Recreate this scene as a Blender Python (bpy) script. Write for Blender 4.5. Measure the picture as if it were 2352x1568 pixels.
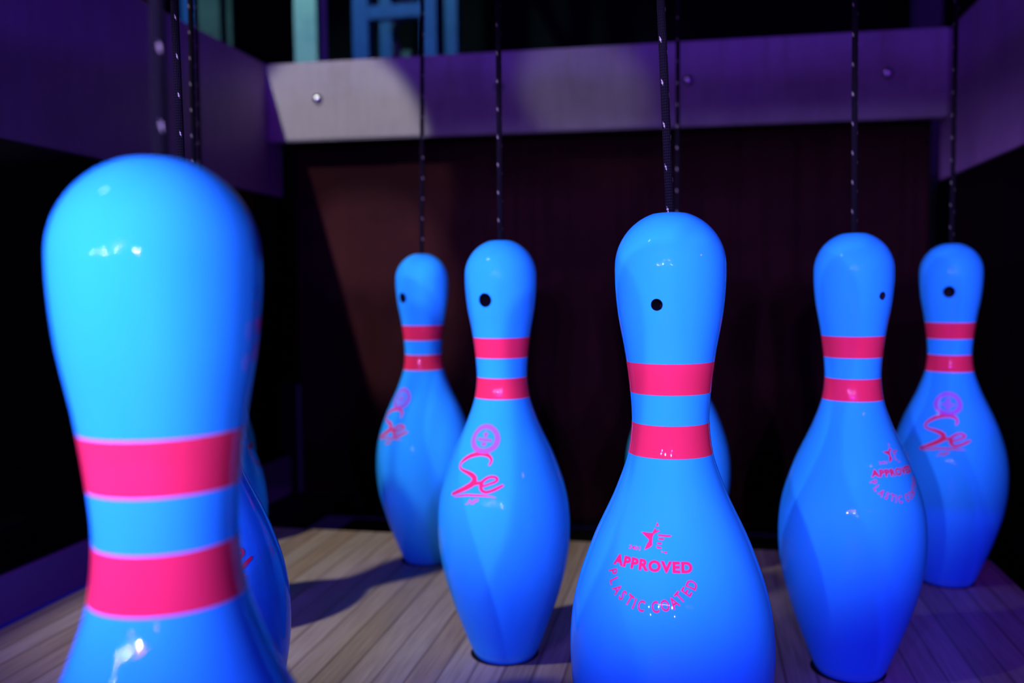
import bpy, bmesh, math, random
from mathutils import Vector, Matrix
for o in list(bpy.data.objects): bpy.data.objects.remove(o)
C = bpy.context.scene.collection
S = 0.01                                   # everything below is measured in centimetres
PI = math.pi

# ------------------------------------------------------------------ camera
f_px, CAM = 2031.99, Vector((17.337, -25.987, 33.733))
yaw, pit, rol = -0.2049763, 0.06066738, -0.0127341
F = Vector((math.sin(yaw)*math.cos(pit), math.cos(yaw)*math.cos(pit), -math.sin(pit)))
R = Vector((math.cos(yaw), -math.sin(yaw), 0)); U = R.cross(F)
R2 = R*math.cos(rol) + U*math.sin(rol); U2 = -R*math.sin(rol) + U*math.cos(rol)
cd = bpy.data.cameras.new('camera'); cam = bpy.data.objects.new('camera', cd); C.objects.link(cam)
cam.matrix_world = Matrix(((R2.x, U2.x, -F.x, CAM.x*S), (R2.y, U2.y, -F.y, CAM.y*S), (R2.z, U2.z, -F.z, CAM.z*S), (0, 0, 0, 1)))
cd.sensor_width = 36; cd.lens = f_px*36/2352; cd.clip_start = .01; cd.clip_end = 50
cd.dof.use_dof = True; cd.dof.focus_distance = .54; cd.dof.aperture_fstop = 5.3
bpy.context.scene.camera = cam

# ------------------------------------------------------------------ world, exposure
sc = bpy.context.scene
w = bpy.data.worlds.new('dark_hall'); sc.world = w; w.use_nodes = True
w.node_tree.nodes['Background'].inputs[0].default_value = (.16, .06, 1, 1)
w.node_tree.nodes['Background'].inputs[1].default_value = .018
vs = sc.view_settings; vs.view_transform = 'Standard'; vs.look = 'None'; vs.exposure = 0; vs.gamma = 1; vs.use_curve_mapping = False

# ------------------------------------------------------------------ lights of the alley, with added key and fill spots
def aim(o, loc, tgt):
    o.location = Vector(loc)*S
    o.rotation_euler = (Vector(tgt) - Vector(loc)).to_track_quat('-Z', 'Y').to_euler()
def area(name, loc, tgt, sx, sy, col, power):
    l = bpy.data.lights.new(name, 'AREA'); l.shape = 'RECTANGLE'; l.size = sx*S; l.size_y = sy*S; l.color = col; l.energy = power
    o = bpy.data.objects.new(name, l); C.objects.link(o); aim(o, loc, tgt); return o
def spot(name, loc, tgt, ang, blend, rad, col, power):
    l = bpy.data.lights.new(name, 'SPOT'); l.spot_size = math.radians(ang); l.spot_blend = blend; l.shadow_soft_size = rad*S; l.color = col; l.energy = power
    o = bpy.data.objects.new(name, l); C.objects.link(o); aim(o, loc, tgt); return o
UV = (.24, .018, 1.0)
area('lane_tube_light', (-17, -270, 95), (0, 60, 45), 75, 1.6, UV, 36)             # blacklight tube over this lane
area('next_lane_tube_light', (-300, -285, 100), (0, 60, 45), 75, 1.6, UV, 16)      # the one over the lane to the left
KEY = (.48, .36, 1.0)
for kx, kp in ((-60, 42), (-36, 26), (-10, 50), (22, 48)):                       # unseen key spots, added in a row to light the pins
    spot('pin_key_spot', (kx, -92, 45), (kx*.15 + 14, 60, 45 + 1), 35, .45, .9, KEY, kp)
spot('side_rim_spot', (57, 10, 49), (10, 62, 14), 110, .5, 1.0, (.25, .03, 1.0), .8)  # added violet spot, gives the pins a rim on their right edges
for fx, tx in ((-45, 4), (32, 0)):
    spot('low_blue_fill', (fx, -130, 44.5), (tx, 60, 12), 60, .5, 1.0, (.15, .05, 1.0), 34)  # added fill spots, blue light for the lower pin bodies and deck
spot('white_house_spot', (-85, -35, 165), (-19, 80, 0), 26, .7, 3.5, (1.0, .92, .78), 66)
spot('white_house_spot', (-92, -30, 172), (-52, 140, 62), 11, .35, 1.2, (1.0, .97, .90), 140)
spot('white_house_spot', (-92, -30, 172), (-47, 147, 34), 10, .6, 1.2, (1.0, .93, .84), 290)
spot('white_house_spot', (-92, -30, 172), (-3, 140, 70), 7, .8, 1.2, (1.0, .95, .86), 35)
area('house_lamp', (-85, -35, 165), (0, 0, 36), 4, 15, (1, .97, .92), 1.3)
spot('column_fill_spot', (-140, 170, 260), (-120, 300, 150), 60, .5, 4, (.36, 1.0, .9), 75)  # unseen cyan spot, added to light the steelwork

# ------------------------------------------------------------------ materials
def mat(name, col, rough=.5, coat=0, metal=0, spec=.5):
    m = bpy.data.materials.new(name); m.use_nodes = True; b = m.node_tree.nodes['Principled BSDF']
    b.inputs['Base Color'].default_value = (*col, 1); b.inputs['Roughness'].default_value = rough
    b.inputs['Metallic'].default_value = metal; b.inputs['Coat Weight'].default_value = coat; b.inputs['Coat Roughness'].default_value = .02
    b.inputs['Specular IOR Level'].default_value = spec
    return m
class NT:
    def __init__(s, m): s.t = m.node_tree; s.b = s.t.nodes['Principled BSDF']
    def n(s, ty, **k):
        x = s.t.nodes.new(ty)
        for a, v in k.items(): setattr(x, a, v)
        return x
    def l(s, a, b): s.t.links.new(a, b)
    def math(s, op, a, b=None):
        x = s.n('ShaderNodeMath', operation=op)
        for i, v in enumerate((a, b)):
            if v is None: continue
            if isinstance(v, (int, float)): x.inputs[i].default_value = v
            else: s.l(v, x.inputs[i])
        return x.outputs[0]
    def ramp(s, fac, stops):
        r = s.n('ShaderNodeValToRGB'); s.l(fac, r.inputs[0]); e = r.color_ramp.elements
        while len(e) < len(stops): e.new(.5)
        for i, (p, c) in enumerate(stops): e[i].position = p; e[i].color = (*c, 1)
        return r.outputs[0]
    def noise(s, scale, detail=4, vec=None, rough=.5):
        x = s.n('ShaderNodeTexNoise'); x.inputs['Scale'].default_value = scale; x.inputs['Detail'].default_value = detail; x.inputs['Roughness'].default_value = rough
        if vec is not None: s.l(vec, x.inputs['Vector'])
        return x.outputs['Fac']
    def obj(s, scale=(1, 1, 1)):
        t = s.n('ShaderNodeTexCoord'); m = s.n('ShaderNodeMapping'); m.inputs['Scale'].default_value = scale
        s.l(t.outputs['Object'], m.inputs[0]); return m.outputs[0]

def coated(name, c0, c1, rough=.35):
    """plastic under clear gloss, with very faint handling marks"""
    m = mat(name, c0, rough, .6, spec=0); k = NT(m)
    v = k.obj((60, 60, 14)); nz = k.noise(1.0, 5, v)
    k.l(k.ramp(nz, [(.3, c0), (.75, c1)]), k.b.inputs['Base Color'])
    nb = k.noise(55, 2, k.obj()); bp = k.n('ShaderNodeBump'); bp.inputs['Strength'].default_value = .02; bp.inputs['Distance'].default_value = .0004
    k.l(nb, bp.inputs['Height']); k.l(bp.outputs[0], k.b.inputs['Coat Normal'])
    k.b.inputs['Coat IOR'].default_value = 1.3
    return m
M = {}
M['pin'] = coated('pin_plastic', (.026, .48, 1.0), (.032, .51, 1.0))  # blue of white plastic under blacklight, put into the pin and base colours
M['base'] = coated('base_plastic', (.045, .50, .95), (.05, .56, .97), .5)
M['stripe'] = coated('stripe_film', (.93, .035, .085), (.95, .04, .10))
M['print'] = coated('red_print', (.92, .03, .11), (.95, .04, .13))
M['faded'] = coated('faded_print', (.42, .16, .62), (.52, .14, .60))
M['hole'] = mat('drilled_core', (.012, .010, .02), .9, spec=.1)

def plank_mat():
    m = mat('lane_boards', (.3, .2, .15), .42); k = NT(m)
    tc = k.n('ShaderNodeTexCoord'); sx = k.n('ShaderNodeSeparateXYZ'); k.l(tc.outputs['Object'], sx.inputs[0])
    u = k.math('DIVIDE', k.math('ADD', sx.outputs[0], 10*.0268 + .2065), .0268)
    idx = k.math('FLOOR', u); fr = k.math('FRACT', u)
    wn = k.n('ShaderNodeTexWhiteNoise', noise_dimensions='1D'); k.l(idx, wn.inputs['W'])
    tone = k.ramp(wn.outputs['Value'], [(0, (.46, .36, .27)), (.35, (.56, .46, .40)), (.7, (.62, .53, .48)), (1, (.50, .37, .27))])
    gx = k.n('ShaderNodeCombineXYZ'); k.l(k.math('MULTIPLY', sx.outputs[0], 420), gx.inputs[0]); k.l(k.math('MULTIPLY', sx.outputs[1], 14), gx.inputs[1]); k.l(k.math('MULTIPLY', idx, 7.3), gx.inputs[2])
    g = k.noise(1.0, 6, gx.outputs[0], .65)
    gg = k.ramp(g, [(.3, (.62, .60, .58)), (.7, (1.1, 1.1, 1.1))])
    mx = k.n('ShaderNodeMixRGB', blend_type='MULTIPLY'); mx.inputs[0].default_value = 1; k.l(tone, mx.inputs[1]); k.l(gg, mx.inputs[2])
    e = k.math('MINIMUM', fr, k.math('SUBTRACT', 1.0, fr))
    seam = k.ramp(e, [(.0, (.45, .41, .40)), (.03, (.6, .56, .55)), (.06, (1, 1, 1))])
    m2 = k.n('ShaderNodeMixRGB', blend_type='MULTIPLY'); m2.inputs[0].default_value = 1; k.l(mx.outputs[0], m2.inputs[1]); k.l(seam, m2.inputs[2])
    k.l(m2.outputs[0], k.b.inputs['Base Color'])
    return m
M['floor'] = plank_mat()
def board_mat(name, c0, c1, c2, rough=.55, spec=.3):
    m = mat(name, c0, rough, spec=spec); k = NT(m); nz = k.noise(5.5, 5, k.obj((1.0, 1, 1.5)), .55)
    n2 = k.noise(60, 3, k.obj((1, 1, .15)), .6)
    a = k.ramp(nz, [(.28, c2), (.45, c0), (.7, c1)]); b = k.ramp(n2, [(.3, (.9, .9, .9)), (.7, (1.05, 1.05, 1.05))])
    mx = k.n('ShaderNodeMixRGB', blend_type='MULTIPLY'); mx.inputs[0].default_value = 1; k.l(a, mx.inputs[1]); k.l(b, mx.inputs[2])
    k.l(mx.outputs[0], k.b.inputs['Base Color']); return m
M['board'] = board_mat('painted_plywood', (.26, .25, .26), (.29, .28, .29), (.21, .20, .19))
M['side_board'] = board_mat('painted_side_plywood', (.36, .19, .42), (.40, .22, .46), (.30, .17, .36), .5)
M['edge'] = mat('raw_board_edge', (.30, .26, .24), .6)
M['curtain'] = board_mat('curtain_cloth', (.016, .0042, .0062), (.020, .0052, .0072), (.011, .0032, .0052), .9, .02)
M['black'] = mat('black_laminate', (.0015, .0015, .003), .12, spec=.22)
M['matte'] = mat('black_paint', (.003, .0028, .004), .8, spec=.15)
M['kick'] = mat('kickback_strip', (.42, .26, .42), .6)
M['trim'] = mat('blue_deck_edge', (.05, .05, .45), .4)
M['bolt'] = mat('zinc_bolt', (.75, .75, .8), .18, metal=1)
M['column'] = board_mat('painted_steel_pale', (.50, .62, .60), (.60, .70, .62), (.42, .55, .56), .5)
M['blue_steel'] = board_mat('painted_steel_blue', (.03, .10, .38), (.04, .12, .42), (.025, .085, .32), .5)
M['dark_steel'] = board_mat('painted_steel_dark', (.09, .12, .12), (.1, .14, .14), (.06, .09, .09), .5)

def rope_mat():
    m = mat('braided_cord', (.006, .005, .008), .85, spec=.12); k = NT(m)
    tc = k.n('ShaderNodeTexCoord'); s = k.n('ShaderNodeSeparateXYZ'); k.l(tc.outputs['Object'], s.inputs[0])
    a = k.math('DIVIDE', k.math('ARCTAN2', s.outputs[1], s.outputs[0]), 2*PI)
    z = k.math('DIVIDE', s.outputs[2], .0245)
    h = k.math('FRACT', k.math('ADD', z, a))                       # one tracer thread winding round
    th = k.math('LESS_THAN', h, .10)
    seg = k.math('FRACT', k.math('ADD', k.math('MULTIPLY', a, 3.0), .2))
    sg = k.math('LESS_THAN', seg, .26)
    v = k.math('MULTIPLY', th, sg)
    mx = k.n('ShaderNodeMixRGB'); k.l(v, mx.inputs[0]); mx.inputs[1].default_value = (.006, .005, .008, 1); mx.inputs[2].default_value = (.45, .43, .33, 1)
    k.l(mx.outputs[0], k.b.inputs['Base Color'])
    # braid relief
    w1 = k.math('SINE', k.math('MULTIPLY', k.math('ADD', k.math('MULTIPLY', a, 8), k.math('DIVIDE', s.outputs[2], .0033)), 2*PI))
    w2 = k.math('SINE', k.math('MULTIPLY', k.math('SUBTRACT', k.math('MULTIPLY', a, 8), k.math('DIVIDE', s.outputs[2], .0033)), 2*PI))
    bp = k.n('ShaderNodeBump'); bp.inputs['Strength'].default_value = .7; bp.inputs['Distance'].default_value = .0006
    k.l(k.math('MULTIPLY', w1, w2), bp.inputs['Height']); k.l(bp.outputs[0], k.b.inputs['Normal'])
    return m
M['rope'] = rope_mat()

# ------------------------------------------------------------------ helpers
def link(name, me, parent=None, m=None):
    o = bpy.data.objects.new(name, me); C.objects.link(o)
    if m is not None and not me.materials: me.materials.append(m)
    if parent is not None: o.parent = parent
    return o
def tag(o, label, cat, group=None):
    o['label'] = label; o['category'] = cat
    if group: o['group'] = group
    return o
def struct(o): o['kind'] = 'structure'; return o
def box_bm(bm, x0, x1, y0, y1, z0, z1):
    vs_ = [bm.verts.new((x*S, y*S, z*S)) for x in (x0, x1) for y in (y0, y1) for z in (z0, z1)]
    for q in ((0, 1, 3, 2), (4, 6, 7, 5), (0, 4, 5, 1), (2, 3, 7, 6), (0, 2, 6, 4), (1, 5, 7, 3)): bm.faces.new([vs_[i] for i in q])
def box(name, x0, x1, y0, y1, z0, z1, m, parent=None, bev=0):
    bm = bmesh.new(); box_bm(bm, x0, x1, y0, y1, z0, z1)
    if bev: bmesh.ops.bevel(bm, geom=list(bm.edges), offset=bev*S, segments=2, profile=.6, affect='EDGES')
    bmesh.ops.recalc_face_normals(bm, faces=bm.faces)
    me = bpy.data.meshes.new(name); bm.to_mesh(me); bm.free()
    return link(name, me, parent, m)
def bar_bm(bm, p, q, w, d):
    """a rectangular steel bar from p to q"""
    p = Vector(p); q = Vector(q); a = (q - p).normalized(); side = a.cross(Vector((0, 1, 0))).normalized(); b = a.cross(side)
    vs_ = []
    for e in (p, q):
        for s1, s2 in ((-1, -1), (1, -1), (1, 1), (-1, 1)): vs_.append(bm.verts.new((e + side*s1*w/2 + b*s2*d/2)*S))
    for q4 in ((0, 1, 2, 3), (7, 6, 5, 4), (0, 4, 5, 1), (1, 5, 6, 2), (2, 6, 7, 3), (3, 7, 4, 0)): bm.faces.new([vs_[i] for i in q4])

# ------------------------------------------------------------------ the lane and its walls
floor = struct(box('floor', -51.4, 52.4, -120, 89.2, -8, 0, M['floor'], bev=.15))
struct(box('trim_1', -52.6, -51.4, -120, 89.2, -8, -.15, M['trim'], bev=.12))  # blue strip along the left edge of the deck
struct(box('trim_2', -66.6, -52.7, -120, 145, -10, -8.6, M['matte']))          # gutter bottoms
struct(box('trim_3', 52.5, 60.4, -120, 145, -10, -8.6, M['matte']))
struct(box('trim_4', -52.6, 52.4, 89.4, 146, -18, -14, M['matte']))           # pit behind the deck
struct(box('trim_5', -66.6, -65.6, -120, 144, -8.5, -.9, M['kick']))          # strip along the foot of the left wall
struct(box('wall_left', -69.7, -66.7, -120, 150, -20, 52.9, M['black']))
struct(box('wall_right', 60.5, 63.5, -120, 150, -20, 51.9, M['black']))
struct(box('light_baffle', -66.6, 60.4, -73, -71.5, 46.1, 50.5, M['matte']))              # unseen beam, added to keep the key spots off the boards
struct(box('wall_back', -500, 400, 440, 450, -20, 420, M['matte']))

def spots():
    for x, y in ALL:
        bm = bmesh.new(); bmesh.ops.create_circle(bm, cap_ends=True, radius=3.15*S, segments=64)
        for v in bm.verts: v.co += Vector(((x - .12)*S, (y + .1)*S, .03*S))
        me = bpy.data.meshes.new('pin_spot'); bm.to_mesh(me); bm.free()
        link('pin_spot', me, floor, M['hole'])

sb = box('side_board', -69.7, -66.7, -60, 146.4, 53, 79, M['side_board'], bev=.35)
tag(sb, 'long purple-lit plywood board topping the black wall on the left', 'board', 'boards above the side walls')
sb2 = box('side_board', 60.1, 63.1, -40, 146.4, 52, 77.3, M['side_board'], bev=.35)
tag(sb2, 'dark violet plywood board topping the black wall on the right', 'board', 'boards above the side walls')
# cross board, slightly out of square as in the photo
bm = bmesh.new(); vv = []
for y in (140, 142.6):
    for x, z in ((-66.65, 63.45), (59.95, 62.1), (59.95, 77.25), (-66.65, 78.85)): vv.append(bm.verts.new((x*S, y*S, z*S)))
for q in ((0, 1, 2, 3), (7, 6, 5, 4), (0, 4, 5, 1), (1, 5, 6, 2), (2, 6, 7, 3), (3, 7, 4, 0)): bm.faces.new([vv[i] for i in q])
bmesh.ops.bevel(bm, geom=list(bm.edges), offset=.3*S, segments=3, affect='EDGES'); bmesh.ops.recalc_face_normals(bm, faces=bm.faces)
me = bpy.data.meshes.new('cross_board'); bm.to_mesh(me); bm.free()
cb = link('cross_board', me, None, M['board'])
tag(cb, 'pale scuffed plywood cross board with domed bolts spanning the back above the curtain', 'board')
def bolt(x, z):
    prof = [(0, .95), (.25, 1.0), (.45, .93), (.7, .72), (.88, .4), (.95, 0)]
    bm = bmesh.new(); rings = []
    for h, r in prof[:-1]: rings.append([bm.verts.new(((x + r*math.cos(a))*S, (140 - h)*S, (z + r*math.sin(a))*S)) for a in [2*PI*i/28 for i in range(28)]])
    for a, b in zip(rings, rings[1:]):
        for i in range(28): bm.faces.new((a[i], a[(i + 1) % 28], b[(i + 1) % 28], b[i]))
    c = bm.verts.new((x*S, (140 - .95)*S, z*S))
    for i in range(28): bm.faces.new((rings[-1][i], rings[-1][(i + 1) % 28], c))
    bmesh.ops.recalc_face_normals(bm, faces=bm.faces)
    for f_ in bm.faces: f_.smooth = True
    me = bpy.data.meshes.new('bolt'); bm.to_mesh(me); bm.free(); link('bolt', me, cb, M['bolt'])
for x, z in ((-55.7, 71.4), (-19, 71.6), (16, 70.8), (49.9, 70.0)): bolt(x, z)

# rear curtain: one hanging sheet with soft folds
bm = bmesh.new(); NX, NZ = 120, 24; g = []
for i in range(NX + 1):
    x = -64.4 + 123.2*i/NX; row = []
    for j in range(NZ + 1):
        z = -13.9 + 79.5*j/NZ
        y = 147 + .12*math.sin(x*.21) + .06*math.sin(x*.53 + 1) + .25*math.sin(z*.05)
        row.append(bm.verts.new((x*S, y*S, z*S)))
    g.append(row)
for i in range(NX):
    for j in range(NZ): bm.faces.new((g[i][j], g[i + 1][j], g[i + 1][j + 1], g[i][j + 1])).smooth = True
r = bmesh.ops.extrude_face_region(bm, geom=list(bm.faces))
for v in [e for e in r['geom'] if isinstance(e, bmesh.types.BMVert)]: v.co.y += .6*S
bmesh.ops.recalc_face_normals(bm, faces=bm.faces)
me = bpy.data.meshes.new('rear_curtain'); bm.to_mesh(me); bm.free()
tag(link('rear_curtain', me, None, M['curtain']), 'dark reddish brown curtain hanging at the back of the pin deck', 'curtain')

# ------------------------------------------------------------------ steelwork in the dark behind the boards
def ibeam(name, x0, x1, y, m, label, grp='steel columns behind the boards'):
    bm = bmesh.new(); w_ = x1 - x0
    box_bm(bm, x0, x1, y, y + 1, -20, 330); box_bm(bm, x0, x1, y + w_, y + w_ + 1, -20, 330); box_bm(bm, (x0 + x1)/2 - .6, (x0 + x1)/2 + .6, y + 1, y + w_, -20, 330)
    me = bpy.data.meshes.new(name); bm.to_mesh(me); bm.free(); return tag(link(name, me, None, m), label, 'column', grp)
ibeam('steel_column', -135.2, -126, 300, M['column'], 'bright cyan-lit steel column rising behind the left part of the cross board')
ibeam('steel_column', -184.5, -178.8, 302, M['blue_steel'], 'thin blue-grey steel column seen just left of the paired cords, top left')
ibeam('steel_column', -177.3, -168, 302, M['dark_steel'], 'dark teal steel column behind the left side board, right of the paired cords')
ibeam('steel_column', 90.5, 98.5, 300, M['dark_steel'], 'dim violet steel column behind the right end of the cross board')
tw = bpy.data.objects.new('lattice_tower', None); C.objects.link(tw); tw.location = (-.945, 3.0, -.2)
tag(tw, 'blue steel lattice tower with crossbar and diagonals behind the cross board', 'tower')
def tpart(name, bm, m):
    me = bpy.data.meshes.new(name); bm.to_mesh(me); bm.free(); o = link(name, me, tw, m); o.matrix_parent_inverse = Matrix.Translation(-Vector(tw.location)); return o
def part_box(name, *a, m):
    bm = bmesh.new(); box_bm(bm, *a); return tpart(name, bm, m)
part_box('post', -111.2, -105, 300, 305, -20, 330, m=M['blue_steel'])
part_box('post', -84.2, -78, 300, 305, -20, 330, m=M['blue_steel'])
part_box('post', -111.2, -106, 330, 335, -20, 330, m=M['blue_steel'])
part_box('post', -83.2, -78, 330, 335, -20, 330, m=M['blue_steel'])
for z in (140, 190, 240, 60):
    part_box('crossbar', -105, -84.2, 300.5, 304.5, z - 3.4, z + 1.6, m=M['blue_steel'])
for z0, z1, fl in ((86, 136, 0), (142, 190, 1), (192, 240, 0), (40, 86, 1)):
    bm = bmesh.new(); xa, xb = ((-106, -82) if fl else (-82, -106)); bar_bm(bm, (xa, 332, z0), (xb, 332, z1), 4, 2); tpart('diagonal', bm, M['dark_steel'])
part_box('cable_duct', -100.5, -95.5, 322, 326, -20, 130, m=M['dark_steel'])
part_box('cable_duct', -91, -88, 322, 326, -20, 131, m=M['dark_steel'])

# ------------------------------------------------------------------ bowling pins
IN = 2.54
CTRL = [(0, 2.12/2), (.09, 2.25/2), (.36, 2.52/2), (.75, 2.828/2), (2.25, 3.906/2), (3.375, 4.510/2), (4.5, 4.766/2), (5.875, 4.563/2), (7.25, 3.703/2), (8.625, 2.472/2), (9.375, 1.965/2),
        (10, 1.797/2), (10.875, 1.870/2), (11.75, 2.094/2), (12.625, 2.406/2), (13.5, 2.547/2), (13.75, 1.2735)]
CTRL = [(a*IN, b*IN) for a, b in CTRL]
ZC, RC = 34.87, 3.235
def hermite(z):
    P = CTRL
    if z <= P[0][0]: return P[0][1]
    for i in range(len(P) - 1):
        if z <= P[i + 1][0]:
            def sl(j):
                if j == len(P) - 1: return 0
                if j == 0: return (P[1][1] - P[0][1])/(P[1][0] - P[0][0])
                h0, h1 = P[j][0] - P[j-1][0], P[j+1][0] - P[j][0]; d0, d1 = (P[j][1] - P[j-1][1])/h0, (P[j+1][1] - P[j][1])/h1
                return (d0*h1 + d1*h0)/(h0 + h1)
            h = P[i + 1][0] - P[i][0]; t = (z - P[i][0])/h; m0, m1 = sl(i)*h, sl(i + 1)*h
            return (2*t**3 - 3*t*t + 1)*P[i][1] + (t**3 - 2*t*t + t)*m0 + (-2*t**3 + 3*t*t)*P[i+1][1] + (t**3 - t*t)*m1
    return P[-1][1]
def rad(z):
    if z > ZC: return math.sqrt(max(0, RC*RC - (z - ZC)**2))
    return hermite(z)
def slope(z):
    if z > ZC: return -(z - ZC)/max(rad(z), 1e-3)
    return (rad(z + .05) - rad(z - .05))/.1 if z > .06 else (rad(z + .05) - rad(z))/.05
ZTOP, RTOP = 37.98, .85
def nrm(phi, z):
    d = slope(z); l = math.hypot(1, d); return Vector((math.cos(phi)/l, math.sin(phi)/l, -d/l))
def surf(phi, z, off=0):
    r_ = rad(z); n_ = nrm(phi, z); return Vector((r_*math.cos(phi), r_*math.sin(phi), z)) + n_*off
HZ = 32.68
def body_mesh():
    NS = 128; zs = [0, .1, .22, .4, .6, .9] + [1.2 + (34.8 - 1.2)*i/120 for i in range(121)]
    zs += [ZC + RC*math.sin(a) for a in [1.3*i/22 for i in range(1, 23)] if ZC + RC*math.sin(a) < ZTOP - .02]
    bm = bmesh.new(); rings = []
    for z in zs: rings.append([bm.verts.new((rad(z)*math.cos(2*PI*i/NS)*S, rad(z)*math.sin(2*PI*i/NS)*S, z*S)) for i in range(NS)])
    for rr_ in ((RTOP + .12, ZTOP - .035), (RTOP - .1, ZTOP)): rings.append([bm.verts.new((rr_[0]*math.cos(2*PI*i/NS)*S, rr_[0]*math.sin(2*PI*i/NS)*S, rr_[1]*S)) for i in range(NS)])
    for a, b in zip(rings, rings[1:]):
        for i in range(NS): bm.faces.new((a[i], a[(i + 1) % NS], b[(i + 1) % NS], b[i]))
    bm.faces.new(rings[-1]); bm.faces.new(rings[0][::-1])
    me = bpy.data.meshes.new('pin_blank'); bm.to_mesh(me); bm.free(); o = bpy.data.objects.new('pin_blank', me); C.objects.link(o)
    # drill: wide bore from +x, narrow one from -x
    bm = bmesh.new()
    def cyl(x0, x1, r_, z):
        a = [bm.verts.new((x0*S, r_*math.cos(t)*S, (z + r_*math.sin(t))*S)) for t in [2*PI*i/48 for i in range(48)]]
        b = [bm.verts.new((x1*S, r_*math.cos(t)*S, (z + r_*math.sin(t))*S)) for t in [2*PI*i/48 for i in range(48)]]
        for i in range(48): bm.faces.new((a[i], a[(i + 1) % 48], b[(i + 1) % 48], b[i]))
        bm.faces.new(a[::-1]); bm.faces.new(b)
    cyl(-.9, 5, .62, HZ); cyl(-5, -1.1, .34, HZ)
    bmesh.ops.recalc_face_normals(bm, faces=bm.faces)
    mc = bpy.data.meshes.new('drill'); bm.to_mesh(mc); bm.free(); cut = bpy.data.objects.new('drill', mc); C.objects.link(cut)
    md = o.modifiers.new('b', 'BOOLEAN'); md.operation = 'DIFFERENCE'; md.object = cut; md.solver = 'EXACT'
    dg = bpy.context.evaluated_depsgraph_get(); res = bpy.data.meshes.new_from_object(o.evaluated_get(dg))
    bpy.data.objects.remove(o); bpy.data.objects.remove(cut)
    res.name = 'pin_body'; res.materials.clear(); res.materials.append(M['pin']); res.materials.append(M['hole'])
    normals = [None]*len(res.loops)
    for p in res.polygons:
        p.use_smooth = True
        c = p.center/S; inner = math.hypot(c.x, c.y) < rad(min(c.z, ZTOP)) - .06 and .2 < c.z < 36
        depth = rad(min(c.z, ZTOP)) - math.hypot(c.x, c.y)
        p.material_index = 1 if inner else 0
        for li in p.loop_indices:
            v = res.vertices[res.loops[li].vertex_index].co/S
            if inner or c.z < .01: n_ = p.normal
            elif v.z > ZTOP - .03: n_ = Vector((0, 0, 1))
            else: n_ = nrm(math.atan2(v.y, v.x), v.z)
            normals[li] = tuple(n_)
    res.normals_split_custom_set(normals)
    return res
BODY = body_mesh()
def band_mesh(name, z0, z1, off, m, wave=0):
    NS = 128; n = max(4, int((z1 - z0)/.15)); bm = bmesh.new(); rings = []; data = []
    zs = [z0 + (z1 - z0)*i/n for i in range(n + 1)]
    seq = [(z0, -.01)] + [(z, off) for z in zs] + [(z1, -.01)]
    for z, o_ in seq:
        rings.append([bm.verts.new(surf(2*PI*i/NS, z, o_)*S) for i in range(NS)])
    for a, b in zip(rings, rings[1:]):
        for i in range(NS): bm.faces.new((a[i], a[(i + 1) % NS], b[(i + 1) % NS], b[i])).smooth = True
    me = bpy.data.meshes.new(name); bm.to_mesh(me); bm.free(); me.materials.append(m)
    me.normals_split_custom_set([tuple(nrm(math.atan2(v.y, v.x), v.z/S)) for v in [me.vertices[l.vertex_index].co for l in me.loops]])
    return me
STR1 = band_mesh('stripe', 27.50, 29.30, .012, M['stripe']); STR2 = band_mesh('stripe', 23.88, 25.72, .012, M['stripe'])
BASE = band_mesh('base_ring', .02, .95, .015, M['base'])

def wrap(name, flats, m):
    """flats: list of (verts[(phi,z)], faces, offset) laid onto the pin's surface"""
    bm = bmesh.new(); lay = bm.verts.layers.float.new('off')
    for vs_, fs_, off in flats:
        bv = []
        for a, b in vs_:
            v = bm.verts.new((a*5, b, 0)); v[lay] = off; bv.append(v)
        for f_ in fs_:
            try: bm.faces.new([bv[i] for i in f_])
            except ValueError: pass
    bmesh.ops.triangulate(bm, faces=bm.faces)
    for _ in range(3):
        es = [e for e in bm.edges if (e.verts[0].co - e.verts[1].co).length > .2]
        if not es: break
        bmesh.ops.subdivide_edges(bm, edges=es, cuts=1); bmesh.ops.triangulate(bm, faces=[f_ for f_ in bm.faces if len(f_.verts) > 3])
    pz = {}
    for v in bm.verts:
        phi, z = v.co.x/5, v.co.y; o_ = v[lay]
        pz[v.index] = (phi, z)
    bm.verts.index_update(); nn = []
    for v in bm.verts:
        phi, z = v.co.x/5, v.co.y; nn.append(tuple(nrm(phi, z))); v.co = surf(phi, z, v[lay] if v[lay] > 0 else .014)*S
    bm.normal_update()
    for f_ in bm.faces:
        c = f_.calc_center_median(); f_.smooth = True
        if f_.normal.dot(Vector((c.x, c.y, 0))) < 0: f_.normal_flip()
    me = bpy.data.meshes.new(name); bm.to_mesh(me); bm.free(); me.materials.append(m)
    me.normals_split_custom_set([nn[l.vertex_index] for l in me.loops])
    return me

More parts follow.
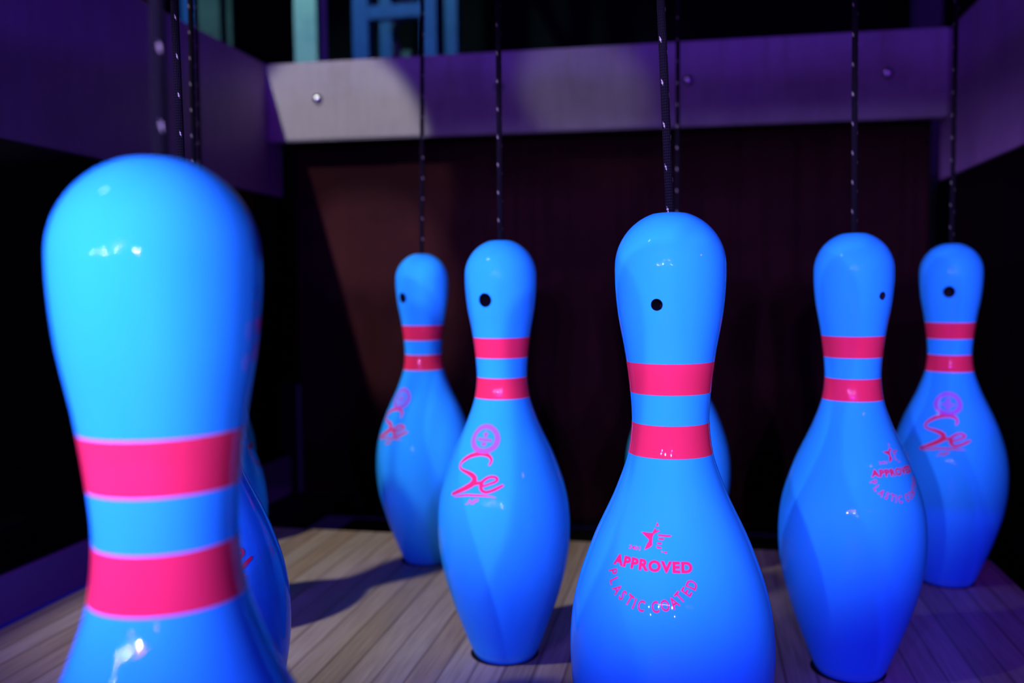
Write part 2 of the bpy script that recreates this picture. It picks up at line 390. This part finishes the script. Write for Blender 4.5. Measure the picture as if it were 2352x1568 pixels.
def catmull(P, n=8):
    out = []
    for i in range(len(P) - 1):
        p0, p1, p2, p3 = P[max(i-1, 0)], P[i], P[i+1], P[min(i+2, len(P)-1)]
        for k in range(n):
            t = k/n; out.append(tuple(.5*(2*b + (c - a)*t + (2*a - 5*b + 4*c - d)*t*t + (3*b - a - 3*c + d)*t**3) for a, b, c, d in zip(p0, p1, p2, p3)))
    out.append(tuple(P[-1])); return out
def stroke(pts, widths, off, n=7):
    """brush stroke with round ends; pts (phi,z), widths in cm"""
    zc = sum(p[1] for p in pts)/len(pts); r_ = rad(zc)
    P = catmull([(p[0]*r_, p[1], w_) for p, w_ in zip(pts, widths)], n)
    flats = []; L, Rr = [], []
    for i, (x, y, w_) in enumerate(P):
        a = P[max(i-1, 0)]; b = P[min(i+1, len(P)-1)]; dx, dy = b[0]-a[0], b[1]-a[1]; l = math.hypot(dx, dy) or 1
        nx, ny = -dy/l*w_/2, dx/l*w_/2; L.append(((x+nx)/r_, y+ny)); Rr.append(((x-nx)/r_, y-ny))
    N = len(P)
    vs_ = L + Rr; fs_ = [(i, i+1, N+i+1, N+i) for i in range(N-1)]
    flats.append((vs_, fs_, off))
    for k in (0, -1):
        x, y, w_ = P[k]
        cv = [((x + w_/2*math.cos(t))/r_, y + w_/2*math.sin(t)) for t in [2*PI*i/20 for i in range(20)]]
        flats.append((cv, [tuple(range(20))], off + .002*(1 if k == 0 else 2)))
    return flats
def disc(phi, z, r0, r1, off, sq=1.0, n=56):
    rr_ = rad(z)
    if r0 <= 0: return [([(phi + r1*sq*math.cos(2*PI*i/n)/rr_, z + r1*math.sin(2*PI*i/n)) for i in range(n)], [tuple(range(n))], off)]
    vs_ = [(phi + q*sq*math.cos(2*PI*i/n)/rr_, z + q*math.sin(2*PI*i/n)) for q in (r0, r1) for i in range(n)]
    return [(vs_, [(i, (i+1) % n, n + (i+1) % n, n + i) for i in range(n)], off)]

def glyphs(txt, bold=0.0, spacing=1.0, shear=0):
    """flat outline of a word from the built-in font: verts, faces"""
    cu = bpy.data.curves.new('t', 'FONT'); cu.body = txt; cu.size = 1; cu.offset = bold; cu.resolution_u = 6; cu.space_character = spacing; cu.shear = shear
    o = bpy.data.objects.new('t', cu); C.objects.link(o); dg = bpy.context.evaluated_depsgraph_get(); me = bpy.data.meshes.new_from_object(o.evaluated_get(dg))
    vs_ = [(v.co.x, v.co.y) for v in me.vertices]; fs_ = [tuple(p.vertices) for p in me.polygons]
    bpy.data.objects.remove(o); bpy.data.curves.remove(cu); bpy.data.meshes.remove(me)
    return vs_, fs_
def text_box(txt, phi0, phi1, z0, z1, bold=0, spacing=1.0, off=.014, shear=0, tilt=0):
    v, f_ = glyphs(txt, bold, spacing, shear); xs = [a for a, b in v]; ys = [b for a, b in v]
    x0, x1, y0, y1 = min(xs), max(xs), min(ys), max(ys)
    return (([(phi0 + (a-x0)/(x1-x0)*(phi1-phi0), z0 + (b-y0)/(y1-y0)*(z1-z0) + tilt*((a-x0)/(x1-x0) - .5)) for a, b in v]), f_, off)

# printed brush logo (wide-bore side)
Sp = [(0.2097, 18.507), (0.2427, 18.875), (0.193, 19.192), (0.1072, 19.339), (-0.034, 19.348), (-0.2085, 19.141), (-0.3477, 18.783), (-0.4328, 18.381), (-0.4285, 18.06), (-0.3496, 17.878), (-0.2015, 17.734), (-0.086, 17.534), (-0.0384, 17.269), (-0.0635, 16.914), (-0.149, 16.582), (-0.3095, 16.126), (-0.4456, 15.776)]
Sw = [.19, .26, .32, .36, .38, .38, .35, .27, .23, .24, .34, .44, .48, .50, .46, .38, .30]
ep = [(-0.03, 16.905), (0.0897, 17.061), (0.1596, 17.336), (0.2435, 17.534), (0.329, 17.521), (0.3659, 17.337), (0.3255, 17.137), (0.2266, 16.944), (0.1332, 16.763)]
ew = [.34, .26, .26, .24, .24, .25, .23, .21, .2]
e2p = [(0.1148, 17.069), (0.0905, 16.75), (0.1152, 16.448), (0.177, 16.296), (0.2677, 16.399), (0.3798, 16.662), (0.4572, 16.857)]
e2w = [.28, .34, .32, .27, .27, .27, .2]
ulp = [(-0.3917, 15.60), (-0.24, 15.80), (-0.1234, 15.93), (0.1236, 16.0), (0.25, 15.96), (0.3491, 15.90)]
for_logo = stroke(Sp, Sw, .014) + stroke(ep, ew, .020) + stroke(e2p, e2w, .024)
for_logo += stroke(ulp, [.10, .17, .19, .18, .12, .05], .016)
for_logo += [text_box('.NP', -.149, .079, 15.20, 15.62, .02, 1.0, .016, .4, .18)]
LOGO = wrap('printed_logo', for_logo, M['print'])
rg = disc(.03, 20.6, .80, 1.22, .014, 1.15)
rg += [([(-.155, 20.66), (-.155, 20.42), (.215, 20.34), (.215, 20.58)], [(0, 1, 2, 3)], .018)]
st = []
for i in range(10):
    q = .40 if i % 2 == 0 else .17; a = PI/2 + i*PI/5; st.append((.035 + q*math.cos(a)/4.0, 20.93 + q*math.sin(a)))
rg += [(st, [tuple(range(10))], .016)] + disc(.03, 20.15, 0, .17, .016, 1.7, 20)
RING = wrap('printed_seal', rg, M['faded'])
# approval stamp (narrow-bore side)
stamp = [text_box('APPROVED', -.487, .489, 18.06, 18.66, .06, 1.14), text_box('2401', -.312, -.148, 19.03, 19.25, .025, 1.05)]
polys = [[(-0.1819, 19.981), (-0.0154, 19.997), (0.0148, 20.265), (0.0307, 20.196), (0.0423, 20.126), (0.0729, 20.184), (0.088, 20.115), (0.0484, 20.039), (0.0097, 19.943), (-0.0031, 19.766), (-0.0016, 19.522), (0.0049, 19.378), (-0.0298, 19.241), (-0.0956, 19.086), (-0.0691, 19.443), (-0.0528, 19.549), (-0.0495, 19.649)],
         [(0.0429, 20.57), (0.0734, 20.366), (0.0224, 20.351)], [(0.0637, 19.961), (0.2595, 19.938), (0.2305, 19.842), (0.0724, 19.865)],
         [(0.0767, 19.779), (0.1683, 19.778), (0.1408, 19.675), (0.0732, 19.685)], [(0.0629, 19.545), (0.123, 19.554), (0.1241, 19.467), (0.0646, 19.458)],
         [(0.0499, 19.371), (0.1259, 19.322), (0.1268, 19.25), (0.0711, 19.247)], [(0.1221, 19.137), (0.1463, 19.144), (0.147, 19.077), (0.1291, 19.057)],
         [(0.1645, 19.139), (0.1948, 19.122), (0.1952, 19.026), (0.1618, 19.033)]]
for pl in polys: stamp.append((pl, [tuple(range(len(pl)))], .014))
arc = [(-0.4592, 17.677), (-0.4136, 17.249), (-0.3521, 16.875), (-0.2739, 16.643), (-0.1896, 16.485), (-0.1311, 16.354), (-0.056, 16.301), (0.087, 16.333), (0.1826, 16.447), (0.2708, 16.615), (0.3297, 16.889), (0.4034, 17.157), (0.4629, 17.507)]
for ch, (phi, z) in zip('PLASTICCOATED', arc):
    v, f_ = glyphs(ch, .022); xs = [a for a, b in v]; ys = [b for a, b in v]; hx, hy = (min(xs)+max(xs))/2, (min(ys)+max(ys))/2
    k = .60/(max(ys)-min(ys)); r_ = rad(z); ux, uz = -phi*r_, 18.6 - z; l = math.hypot(ux, uz); ux /= l; uz /= l
    vs_ = []
    for a, b in v:
        p, q = (a-hx)*k*.74, (b-hy)*k                                  # right = (uz,-ux)
        vs_.append((phi + (uz*p + ux*q)/r_, z + (-ux*p + uz*q)))
    stamp.append((vs_, f_, .014))
STAMP = wrap('approval_stamp', stamp, M['print'])
GRP = 'set of string bowling pins'
proto = bpy.data.objects.new('bowling_pin', None); C.objects.link(proto)
b = link('pin_body', BODY, proto)
link('stripe', STR1, proto); link('stripe', STR2, proto); link('base_ring', BASE, proto)
link('printed_logo', LOGO, proto); link('printed_seal', RING, proto)
s_ = link('approval_stamp', STAMP, proto); s_.rotation_euler = (0, 0, PI)
# name: x, y, azimuth of the wide bore (deg), label
PINS = {
 'A': (.30, -.19, 35, 'nearest bowling pin, very large and out of focus, plain blue head at far left'),
 'B': (-15.24, 26.4, -45.7, 'bowling pin mostly hidden behind the nearest blurred pin, edge of red brush logo showing'),
 'F': (15.87, 27.05, 77.9, 'sharply focused bowling pin right of centre, red APPROVED stamp facing front'),
 'C': (-30.48, 52.8, -150, 'bowling pin showing only a thin slice of body beyond the two pins at left'),
 'E': (.11, 52.23, -104.4, 'bowling pin in the middle of the set, dark hole and red logo facing front'),
 'H': (30.52, 53.93, 126.5, 'second bowling pin from the right, red star stamp turned to its right edge'),
 'J': (-45.72, 79.2, -120, 'bowling pin in the back left corner, hidden behind the nearest pin'),
 'D': (-15.55, 78.42, -122.2, 'small far bowling pin left of centre, its red logo wrapping round the left edge'),
 'G': (15.24, 79.2, -92, 'bowling pin directly behind the focused stamped pin, only a sliver of its body showing'),
 'I': (45.14, 80.5, -107.4, 'rightmost far bowling pin with wide dark hole and red brush logo facing front'),
}
ALL = [(v[0], v[1]) for v in PINS.values()]
first = True
for key, (x, y, az, lab) in PINS.items():
    if first: o = proto; first = False
    else:
        o = proto.copy(); C.objects.link(o)
        for ch in list(proto.children):
            c = ch.copy(); C.objects.link(c); c.parent = o
    o.location = (x*S, y*S, 0); o.rotation_euler = (0, 0, math.radians(az)); tag(o, lab, 'bowling pin', GRP)
spots()

# ------------------------------------------------------------------ cords the pins hang from
CORD = {
 'A': (.9, 'blurred dark cord rising from the nearest pin at left'),
 'B': (-.15, 'black cord with white flecks, left one of the close pair at upper left'),
 'F': (-.5, 'thick black cord with white tracer flecks above the focused pin'),
 'C': (.3, 'black cord with flecks, right one of the close pair at upper left'),
 'E': (.1, 'black cord above the middle pin, right of the pale patch'),
 'H': (-.1, 'black cord above the second pin from the right, crossing the violet board'),
 'J': (.4, 'faint far black cord just behind the close pair of cords at upper left'),
 'D': (.7, 'thin black cord above the far pin left of centre'),
 'G': (.1, 'thin far black cord just right of the thick flecked cord'),
 'I': (.05, 'black cord in the right back corner above the rightmost pin'),
}
for key, (dx, lab) in CORD.items():
    x, y = PINS[key][:2]; z0, z1 = 38.0, 190; zr = {'A': 43, 'B': 52.4, 'C': 61.7, 'J': 71, 'D': 68.4, 'E': 59.2, 'F': 50.2, 'G': 57.5, 'H': 57.4, 'I': 55.1}[key]
    tilt = dx/(zr - z0) if key != 'A' else .012
    bm = bmesh.new(); NS = 20; rings = []; L = z1 - z0; n = 8
    for i in range(n + 1):
        z = L*i/n; rings.append([bm.verts.new((.25*math.cos(2*PI*j/NS)*S, .25*math.sin(2*PI*j/NS)*S, z*S)) for j in range(NS)])
    for a, b2 in zip(rings, rings[1:]):
        for j in range(NS): bm.faces.new((a[j], a[(j+1) % NS], b2[(j+1) % NS], b2[j])).smooth = True
    bm.faces.new(rings[0][::-1]); bm.faces.new(rings[-1])
    me = bpy.data.meshes.new('pin_cord'); bm.to_mesh(me); bm.free()
    o = link('pin_cord', me, None, M['rope']); o.location = ((x + (.24 if key == 'A' else 0))*S, y*S, z0*S)
    o.rotation_euler = (0, math.atan(tilt), 0); tag(o, lab, 'cord', 'cords of the bowling pins')
    o.rotation_euler.rotate_axis('Z', random.Random(key).uniform(0, 6.28))
